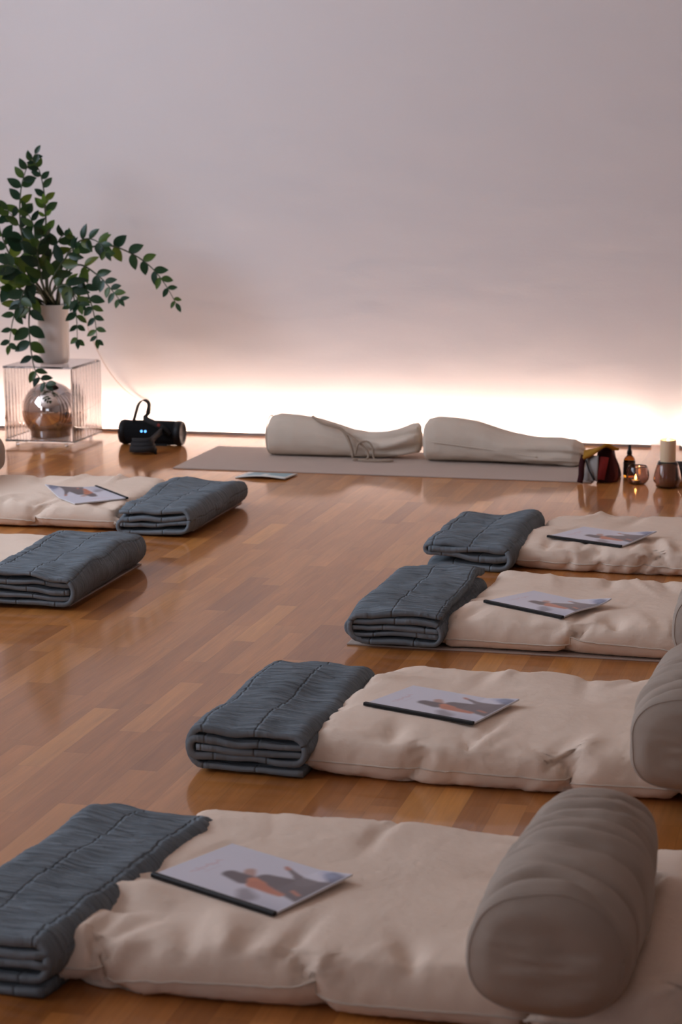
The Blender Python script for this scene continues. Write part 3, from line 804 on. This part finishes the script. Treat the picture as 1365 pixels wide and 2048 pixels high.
cd = [tube([(-2.385, 8.80, .182), (-2.33, 8.75, .163), (-2.27, 8.735, .15), (-2.225, 8.73, .13), (-2.19, 8.715, .07), (-2.175, 8.70, .0165)], .007, 8, 24),
      tube([(-2.225, 8.73, .13), (-2.16, 8.715, .09), (-2.115, 8.71, .05), (-2.11, 8.695, .0155), (-2.17, 8.67, .0145)], .0055, 8, 24),
      tube([(-2.165, 8.70, .03), (-2.15, 8.70, .08), (-2.11, 8.705, .09), (-2.085, 8.70, .06), (-2.075, 8.69, .014), (-2.02, 8.68, .0145), (-1.99, 8.67, .0145), (-2.04, 8.65, .0145), (-2.14, 8.655, .0145)], .0045, 8, 40)]
obj('drawstring', *merge(*cd), MAT['cord'], t1)
rg = [(-2.583, 8.81 + .088 * math.cos(a), max(.0105, .095 + .085 * math.sin(a))) for a in [2 * PI * k / 40 for k in range(41)]]
obj('end_seam', *tube(rg, .003, 6), MAT['bag'], t1)
t2 = thing('drawstring_bag', (-1.52, 8.78, .006), 'right beige bag, long with folded-over open end beside patterned pouch', 'bag', bags)
obj('body', *sack([(-1.866, 8.79, .06, .13, .03, 0), (-1.862, 8.79, .02, .17, .08, .01), (-1.85, 8.79, .008, .187, .095, .01), (-1.81, 8.79, .006, .198, .099, .01), (-1.72, 8.79, .006, .195, .10, .02), (-1.63, 8.79, .006, .182, .10, .04), (-1.55, 8.785, .006, .158, .10, .08),
                   (-1.47, 8.78, .006, .135, .10, .14), (-1.40, 8.775, .006, .122, .10, .20), (-1.33, 8.77, .006, .118, .10, .26), (-1.26, 8.765, .006, .118, .10, .30), (-1.20, 8.76, .006, .112, .095, .34), (-1.17, 8.76, .010, .095, .08, .34), (-1.16, 8.76, .03, .085, .05, .3), (-1.157, 8.76, .045, .07, .02, .2)], 5.0, [(3.0, .26, -1.50, -1.22, .42), (3.95, .2, -1.46, -1.25, .25), (2.2, .25, -1.6, -1.3, .14)]), MAT['bag'], t2)
obj('side_seam', *tube([(-1.862, 8.712, .098), (-1.80, 8.689, .098), (-1.70, 8.687, .088), (-1.60, 8.686, .078), (-1.50, 8.684, .068), (-1.42, 8.682, .056), (-1.35, 8.68, .048)], .003, 6, 30), MAT['bag'], t2)

def leaflet(cx, cy, w, d, rot, z, label, mat, wave):
    n, m_ = 16, 8; c, s = math.cos(rot), math.sin(rot); V = []; F = []
    for lay in (0, 1):
        for i in range(n + 1):
            for j in range(m_ + 1):
                u, v = (i / n - .5) * w, (j / m_ - .5) * d
                V.append((cx + u * c - v * s, cy + u * s + v * c, z + .003 * (1 - lay) + wave(i / n, j / m_)))
    k = (n + 1) * (m_ + 1); g = lambda l, i, j: l * k + i * (m_ + 1) + j
    for i in range(n):
        for j in range(m_):
            F += [(g(0, i, j), g(0, i + 1, j), g(0, i + 1, j + 1), g(0, i, j + 1)), (g(1, i, j), g(1, i, j + 1), g(1, i + 1, j + 1), g(1, i + 1, j))]
    for i in range(n): F += [(g(1, i, 0), g(1, i + 1, 0), g(0, i + 1, 0), g(0, i, 0)), (g(0, i, m_), g(0, i + 1, m_), g(1, i + 1, m_), g(1, i, m_))]
    for j in range(m_): F += [(g(0, 0, j), g(0, 0, j + 1), g(1, 0, j + 1), g(1, 0, j)), (g(1, n, j), g(1, n, j + 1), g(0, n, j + 1), g(0, n, j))]
    # printed pale blue field over most of the top face
    fm = []
    for q, f in enumerate(F): fm.append(0)
    for i in range(n):
        for j in range(m_):
            if (i > 1 and j > 1 and i < n - 1) and not (6 < i < 9 and j < 5): fm[2 * (i * m_ + j)] = 1
    o = obj('leaflet', V, F, [MAT['paper'], mat], None, fmat=fm)
    o.data.transform(Matrix.Translation((-cx, -cy, -z))); o.location = (cx, cy, z)
    tag(o, label, 'leaflet')
leaflet(-2.435, 8.225, .225, .15, -.10, .0005, 'pale blue and white printed leaflet lying on the floor before the mat', MAT['leaflet'], lambda u, v: .010 * abs(math.sin(u * 3.0)) * (1 - v) + .004 * u)

# ------------------------------------------------------------------ speaker
sx0, sx1, sy, sz = -3.355, -3.085, 9.0, .0585
sp = thing('speaker', ((sx0 + sx1) / 2, sy, 0), 'black portable barrel speaker with strap standing near the far wall', 'speaker')
obj('body', *lathe([(.020, -.138), (.048, -.137), (.0545, -.130), (.0565, -.11), (.0575, 0), (.0565, .11), (.0545, .130), (.048, .137), (.020, .138)], (-3.22, sy, sz), 40, 'x'), MAT['blackfab'], sp)
for s in (-1, 1):
    pr = [(.050, .118), (.0580, .120), (.0585, .140), (.055, .151), (.046, .153), (.040, .146), (.012, .143)]
    obj('end_cap', *lathe([(r, h * s) for r, h in pr], (-3.22, sy, sz), 40, 'x'), MAT['black'], sp)
obj('foot', *merge(box(-3.30, -3.14, sy - .03, sy + .03, 0, .012)), MAT['black'], sp, smooth=False)
st = obj('strap', *ribbon([(-3.305, sy - .02, .108), (-3.292, sy - .02, .15), (-3.275, sy - .02, .195), (-3.25, sy - .02, .212), (-3.226, sy - .02, .195), (-3.228, sy - .03, .155), (-3.235, sy - .045, .130), (-3.19, sy - .06, .112), (-3.145, sy - .064, .090), (-3.125, sy - .062, .070)],
                          lambda t: (.25, 1, .1) if t < .5 else (.5 * t, 1 - t, .8 * t), .026, .004, 60), MAT['strap'], sp)
obj('clip', *ribbon([(-3.150, sy - .068, .095), (-3.128, sy - .066, .075), (-3.112, sy - .063, .060)], lambda t: (.6, 0, .8), .015, .006, 12), MAT['black'], st)
obj('tab', *ribbon([(-3.170, sy - .0655, .1055), (-3.158, sy - .0665, .099)], lambda t: (.6, 0, .8), .014, .002, 4), MAT['redtab'], st)
for dx in (-.012, .006):
    obj('status_light', *lathe([(.0, -.0), (.0055, .0005), (.0045, .0018)], (0, 0, 0), 16, 'z'), MAT['blue'], sp)
# place the two status lights on the front of the barrel
sl = [c for c in sp.children if c.name.startswith('status_light')]
for o_, dx in zip(sl, (-.010, .009)):
    me = o_.data; me.transform(Matrix.Translation(parent_loc(sp))); me.transform(Matrix.Rotation(PI / 2, 4, 'X'))
    me.transform(Matrix.Translation(Vector((-3.243 + dx, sy - .0565, sz + .012)) - parent_loc(sp)))
# coiled end of the strap in front of the barrel
cp = []
for k in range(3):
    z = .012 + k * .018; cp += [(-3.165 + (.060 - k * .006) * math.cos(a) , 8.72 + (.040 - k * .004) * math.sin(a), z + .003 * a) for a in [2 * PI * q / 12 for q in range(12)]]
cp += [(-3.13, 8.77, .068), (-3.14, 8.85, .072), (-3.15, 8.93, .075)]
obj('strap_coil', *ribbon(cp, lambda t: (.05, 0, 1), .026, .010, 160), MAT['strap'], sp)

# white cable running down the wall to the speaker
pts = [at(166, 610, 9.455), at(176, 655, 9.455), at(190, 690, 9.455), at(213, 735, 9.455), at(245, 775, 9.455), at(285, 806, 9.455), at(300, 822, 9.42), at(312, 850, 9.25), Vector((-3.2, 9.08, .05))]
o = obj('cable', *tube(pts, .0022, 6, 60), MAT['cable']); tag(o, 'thin pale cable running down the far wall to the speaker', 'cable')

# ------------------------------------------------------------------ fluted acrylic side table, mirrored globe, plant
tx0, tx1, ty0, ty1, tz = -3.890, -3.545, 8.83, 9.20, .375
tb = thing('side_table', ((tx0 + tx1) / 2, (ty0 + ty1) / 2, 0), 'clear ribbed acrylic cube table open at the front, plant pot on it', 'table')
o = obj('top', *box(tx0, tx1, ty0, ty1, tz - .010, tz), MAT['plate'], tb, smooth=False); bevel(o, .002)
o = obj('bottom_shelf', *box(tx0, tx1, ty0, ty1, .020, .030), MAT['plate'], tb, smooth=False); bevel(o, .002)
def ribbed(x, side):
    n = 160; rings = []
    for i in range(n + 1):
        y = ty0 + .002 + (ty1 - ty0 - .004) * i / n; a = .0050 * math.sin(i / n * 2 * PI * 10)
        rings.append([(x, y, .030), (x + side * (.007 + a), y, .030), (x + side * (.007 + a), y, tz - .010), (x, y, tz - .010)])
    return loft(rings)
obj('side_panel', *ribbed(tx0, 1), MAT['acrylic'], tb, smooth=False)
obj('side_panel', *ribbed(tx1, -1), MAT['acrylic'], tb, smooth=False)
for x in (tx0 + .05, tx1 - .05):
    for y in (ty0 + .03, ty1 - .03):
        obj('foot', *lathe([(.008, 0), (.008, .020)], (x, y, 0), 12), MAT['plate'], tb)

gl = [(.094, .0), (.098, .004)] + [(.1345 * math.sin(a), .122 - .1345 * math.cos(a)) for a in np.linspace(.82, PI - .02, 30)]
o = obj('globe_lamp', *lathe(gl, (-3.722, 8.985, .031), 56), MAT['globe']); 
o.data.transform(Matrix.Translation((3.722, -8.985, -.031))); o.location = (-3.722, 8.985, .031)
tag(o, 'round rose-silver mirrored glass globe inside the clear table', 'globe')

pc = Vector((-3.695, 8.99, tz))
pl = thing('potted_plant', pc, 'leafy green plant with long arching fronds in white pot', 'plant')
obj('pot', *lathe([(.060, 0), (.066, .004), (.0715, .03), (.0735, .272), (.0725, .277), (.068, .277), (.066, .268), (.064, .255)], pc, 44), MAT['pot'], pl)
obj('soil', *lathe([(.0655, .246), (.064, .256), (.03, .262), (.002, .263)], pc, 30), MAT['soil'], pl)

def leaf_mesh(base, d, nrm, L, Wd, cup, bend):
    """pointed oval blade, folded along its midrib"""
    d = d.normalized(); s = d.cross(nrm).normalized(); nn = s.cross(d).normalized(); V = []; F = []
    ns = 7
    for i in range(ns + 1):
        t = i / ns; w = Wd / 2 * (math.sin(PI * min(1, t ** .85 * 1.0)) ** .8 if 0 < t < 1 else 0.02)
        p = base + d * (L * t) - nn * (bend * L * t * t)
        V += [p - s * w + nn * cup * w, p, p + s * w + nn * cup * w]
    for i in range(ns):
        a = i * 3; F += [(a, a + 1, a + 4, a + 3), (a + 1, a + 2, a + 5, a + 4)]
    return V, F
RNG = random.Random(21)
def frond(px, depth, n_pairs, size, t0=.3, roll=0., mat='leaf', wide=.54):
    """px: photo points of the stem from pot to tip; depth: distances to the wall plane (Y) at both ends"""
    K_ = len(px); pts = [pc + Vector((RNG.uniform(-.03, .03), RNG.uniform(-.03, .03), .25))] + [at(p[0], p[1], depth[0] + (depth[1] - depth[0]) * i / max(1, K_ - 1)) for i, p in enumerate(px)]
    P = spline(pts, 60)
    stem = obj('frond', *tube(pts, lambda t: .0050 * (1 - t) + .0016, 7, 40), MAT['stem'], pl)
    parts = []; n_pairs = max(3, int(round(n_pairs * .85))); size *= 1.12
    for k in range(n_pairs):
        t = t0 + (1 - t0) * k / max(1, n_pairs - 1); i = min(58, int(t * 59)); p = P[i]; tg = (P[i + 1] - P[max(0, i - 1)]).normalized()
        view = Vector((.35, -.9, .25)); side = tg.cross(view).normalized(); nrm = side.cross(tg).normalized()
        rot = Matrix.Rotation(roll * .6 + RNG.uniform(-.3, .3), 3, tg); side = rot @ side; nrm = rot @ nrm
        sz_ = size * (1 - .45 * max(0, (t - .55) / .45)) * RNG.uniform(.85, 1.1)
        for sg in (1, -1):
            if RNG.random() < .04: continue
            d = side * sg * RNG.uniform(.75, 1.0) + tg * RNG.uniform(.45, .85) + Vector((0, 0, RNG.uniform(-.15, .2)))
            b = p + tg * RNG.uniform(-.012, .012)
            n2 = (nrm + Vector((RNG.uniform(-.3, .3), RNG.uniform(-.3, .2), RNG.uniform(-.15, .3)))).normalized()
            parts.append(leaf_mesh(b, d, n2, sz_, sz_ * wide * RNG.uniform(.85, 1.15), .25, RNG.uniform(0, .25)))
    t = P[-1] - P[-3]
    parts.append(leaf_mesh(P[-1], t, Vector((.3, -.8, .4)), size * .6, size * .28, .25, .1))
    obj('leaves', *merge(*parts), MAT[mat], stem)
frond([(70, 560), (44, 470), (40, 400), (50, 345), (70, 308)], (8.98, 8.95), 8, .075, .52, .15)
frond([(92, 560), (92, 470), (90, 400), (80, 345), (64, 318)], (8.98, 8.92), 8, .060, .55, -.2)
frond([(92, 540), (93, 470), (88, 405)], (8.93, 8.88), 4, .062, .72, .3, 'newleaf')
frond([(125, 560), (160, 505), (215, 491), (265, 508), (303, 535), (330, 568), (352, 606)], (9.0, 9.02), 10, .072, .40, .1)
frond([(115, 560), (140, 500), (170, 478), (198, 485), (212, 505)], (8.95, 8.85), 7, .075, .45, .5)
frond([(120, 570), (155, 530), (195, 550), (222, 578), (238, 598)], (8.93, 8.82), 8, .072, .38, .3)
frond([(125, 575), (160, 560), (180, 600), (190, 640), (194, 678)], (8.93, 8.86), 8, .070, .38, .2)
frond([(120, 580), (142, 575), (152, 625), (155, 678)], (8.92, 8.85), 7, .072, .42, -.3)
frond([(85, 590), (66, 590), (58, 640), (62, 700), (72, 745), (92, 768)], (8.90, 8.78), 9, .078, .36, .1)
frond([(65, 595), (40, 600), (26, 640), (18, 690)], (8.90, 8.80), 6, .072, .45, -.2)
frond([(60, 590), (20, 570), (-20, 590), (-40, 640)], (8.92, 8.85), 7, .080, .4, .4)
frond([(65, 570), (25, 520), (0, 460), (-10, 410)], (8.97, 8.92), 8, .082, .42, .3)
frond([(75, 570), (50, 510), (40, 455), (15, 420)], (8.93, 8.86), 7, .088, .42, .7)
frond([(85, 570), (72, 510), (68, 455), (55, 425)], (8.90, 8.82), 7, .090, .40, -.6)
frond([(95, 570), (100, 520), (118, 480), (128, 470)], (8.90, 8.82), 6, .085, .42, .6)
frond([(100, 575), (118, 535), (140, 505), (150, 495)], (8.88, 8.78), 6, .085, .4, -.5)
frond([(80, 575), (45, 545), (10, 530), (-15, 545)], (8.88, 8.78), 7, .088, .38, .5)
frond([(105, 585), (130, 570), (150, 590), (158, 610)], (8.88, 8.78), 6, .085, .38, -.1)
frond([(90, 580), (80, 540), (75, 500), (85, 470)], (8.86, 8.78), 6, .090, .4, .9)
frond([(80, 585), (60, 565), (45, 590), (38, 615)], (8.86, 8.78), 6, .085, .4, .2)

# ------------------------------------------------------------------ right-hand group: pouch, bottle, glasses, candle, bowl
px_, py_ = -1.03, 8.45
cb_ = thing('cloth_pouch', (px_, py_, 0), 'patterned cloth pouch in mustard, red and burgundy beside the long bag', 'pouch')
def wedge(st, n=28, seed=0., amp=.006):
    rings = []
    S = np.array(st); ts = np.linspace(0, 1, len(st))
    for i in range(31):
        x, y0, y1, z1, zk = [np.interp(i / 30, ts, S[:, k]) for k in range(5)]
        prof = []
        ctrl = [(y0, .002), (y0 + (y1 - y0) * .06, zk * .6), (y0 + (y1 - y0) * .22, z1 * .88), (y0 + (y1 - y0) * .45, z1), (y0 + (y1 - y0) * .75, z1 * .8), (y1, zk * .5), (y1, .002)]
        for p in spline([(0, a, b) for a, b in ctrl], n): prof.append((x + amp * nz(p.y * 20, p.z * 20, x * 9 + seed), p.y + amp * fbm(x * 14, p.z * 16, seed, 2), max(.002, p.z + amp * fbm(x * 12 + seed, p.y * 12, 1, 2))))
        rings.append(prof)
    return loft(rings)
obj('body', *wedge([(-1.055, 8.37, 8.56, .135, .05), (-1.03, 8.36, 8.57, .150, .06), (-1.0, 8.36, 8.57, .135, .07), (-.985, 8.37, 8.55, .09, .06), (-.972, 8.39, 8.53, .05, .04)], 28, 3.), MAT['burgundy'], cb_)
obj('front_panel', *ribbon([(-1.10, 8.385, .060), (-1.075, 8.352, .062), (-1.045, 8.340, .064)], lambda t: (.12, .15, 1), .105, .006, 14), MAT['greycloth'], cb_)
obj('red_panel', *ribbon([(-1.045, 8.345, .062), (-1.028, 8.338, .065), (-1.008, 8.338, .062)], lambda t: (.2, .25, 1), .095, .006, 14), MAT['red'], cb_)
obj('top_band', *ribbon([(-1.108, 8.375, .112), (-1.075, 8.370, .124), (-1.045, 8.372, .140), (-1.015, 8.385, .152), (-.985, 8.41, .135)], lambda t: (.1, 1, .55 - t), .055, .012, 24), MAT['mustard'], cb_)
obj('strap', *ribbon([(-1.108, 8.375, .110), (-1.113, 8.345, .075), (-1.112, 8.33, .035), (-1.116, 8.315, .006)], lambda t: (1, .2, 0), .024, .006, 18), MAT['burgundy'], cb_)
obj('cord', *tube([(-1.098, 8.355, .095), (-1.08, 8.335, .055), (-1.058, 8.328, .015)], .004, 6, 12), MAT['strap'], cb_)

bc = Vector((-.936, 8.52, 0))
bt = thing('bottle', bc, 'small amber bottle with dark neck between pouch and tealight glass', 'bottle')
obj('glass_body', *lathe([(.018, 0), (.0235, .002), (.0245, .008), (.0245, .072), (.022, .082), (.014, .092), (.0095, .097), (.0095, .104)], bc, 32), MAT['amber'], bt)
obj('label', *lathe([(.0249, .012), (.0252, .013), (.0252, .066), (.0249, .067)], bc, 32, cap=False), MAT['label'], bt)
obj('cap', *lathe([(.0095, .098), (.0105, .099), (.0105, .112), (.0075, .118), (.0065, .136), (.003, .140)], bc, 24), MAT['black'], bt)

tc_ = Vector((-.884, 8.365, 0))
tg_ = thing('tealight_holder', tc_, 'round smoked glass holder with a lit tealight, left of pillar candle', 'candle holder')
def vessel(outer, th):
    inner = [(max(.001, r - th), h if i else h + th * 1.5) for i, (r, h) in enumerate(outer)]
    inner = [(r, max(h, outer[0][1] + th * 1.5)) for r, h in inner]
    return [(.001, outer[0][1])] + outer + inner[::-1] + [(.001, outer[0][1] + th * 1.5)]
obj('glass', *lathe(vessel([(.026, 0), (.036, .006), (.046, .022), (.0475, .036), (.045, .055), (.040, .070), (.038, .076)], .0025), tc_, 40), MAT['smoke'], tg_)
tl = thing('tealight', tc_ + Vector((-.008, 0, .0045)), 'lit tealight inside the round smoked glass', 'candle')
obj('cup', *lathe([(.018, 0), (.0185, .012), (.0178, .0125), (.0175, .010)], tl.location, 24, cap=False), MAT['tin'], tl)
obj('wax', *lathe([(.0172, .001), (.0172, .0095), (.001, .010)], tl.location, 24), MAT['wax'], tl)
obj('wick', *tube([tl.location + Vector((0, 0, .009)), tl.location + Vector((.0005, 0, .016))], .0008, 6), MAT['wick'], tl)
FLAME = [(.0005, 0), (.0032, .003), (.0042, .007), (.0034, .012), (.0016, .018), (.0003, .023)]
obj('flame', *lathe([(r * 1.1, h) for r, h in FLAME], tl.location + Vector((0, 0, .0135)), 16), MAT['flame'], tl)

hc = Vector((-.757, 8.305, 0))
hh = thing('hurricane_vase', hc, 'flared smoked glass vase holding the tall cream pillar candle', 'candle holder')
obj('glass', *lathe(vessel([(.038, 0), (.047, .006), (.046, .014), (.0565, .026), (.0575, .036), (.053, .060), (.044, .092), (.0385, .108)], .003), hc, 44), MAT['smoke'], hh)
pcn = hc + Vector((0, 0, .006))
pcd = thing('pillar_candle', pcn, 'tall cream pillar candle glowing at the top, in flared vase', 'candle')
obj('wax', *lathe([(.030, 0), (.0318, .003), (.0318, .184), (.0305, .190), (.0285, .1905), (.0255, .184), (.022, .166), (.002, .163)], pcn, 40), MAT['wax'], pcd)
obj('wick', *tube([pcn + Vector((0, 0, .162)), pcn + Vector((.001, 0, .174))], .001, 6), MAT['wick'], pcd)
obj('flame', *lathe([(r * 1.5, h * 1.2) for r, h in FLAME], pcn + Vector((0, 0, .170)), 16), MAT['flame'], pcd)
bw = Vector((-.735, 8.52, 0))
o = obj('bowl', *lathe(vessel([(.040, 0), (.060, .006), (.080, .030), (.088, .062)], .005), (0, 0, 0), 44), MAT['bowl']); o.location = bw
tag(o, 'black bowl standing behind the pillar candle', 'bowl')
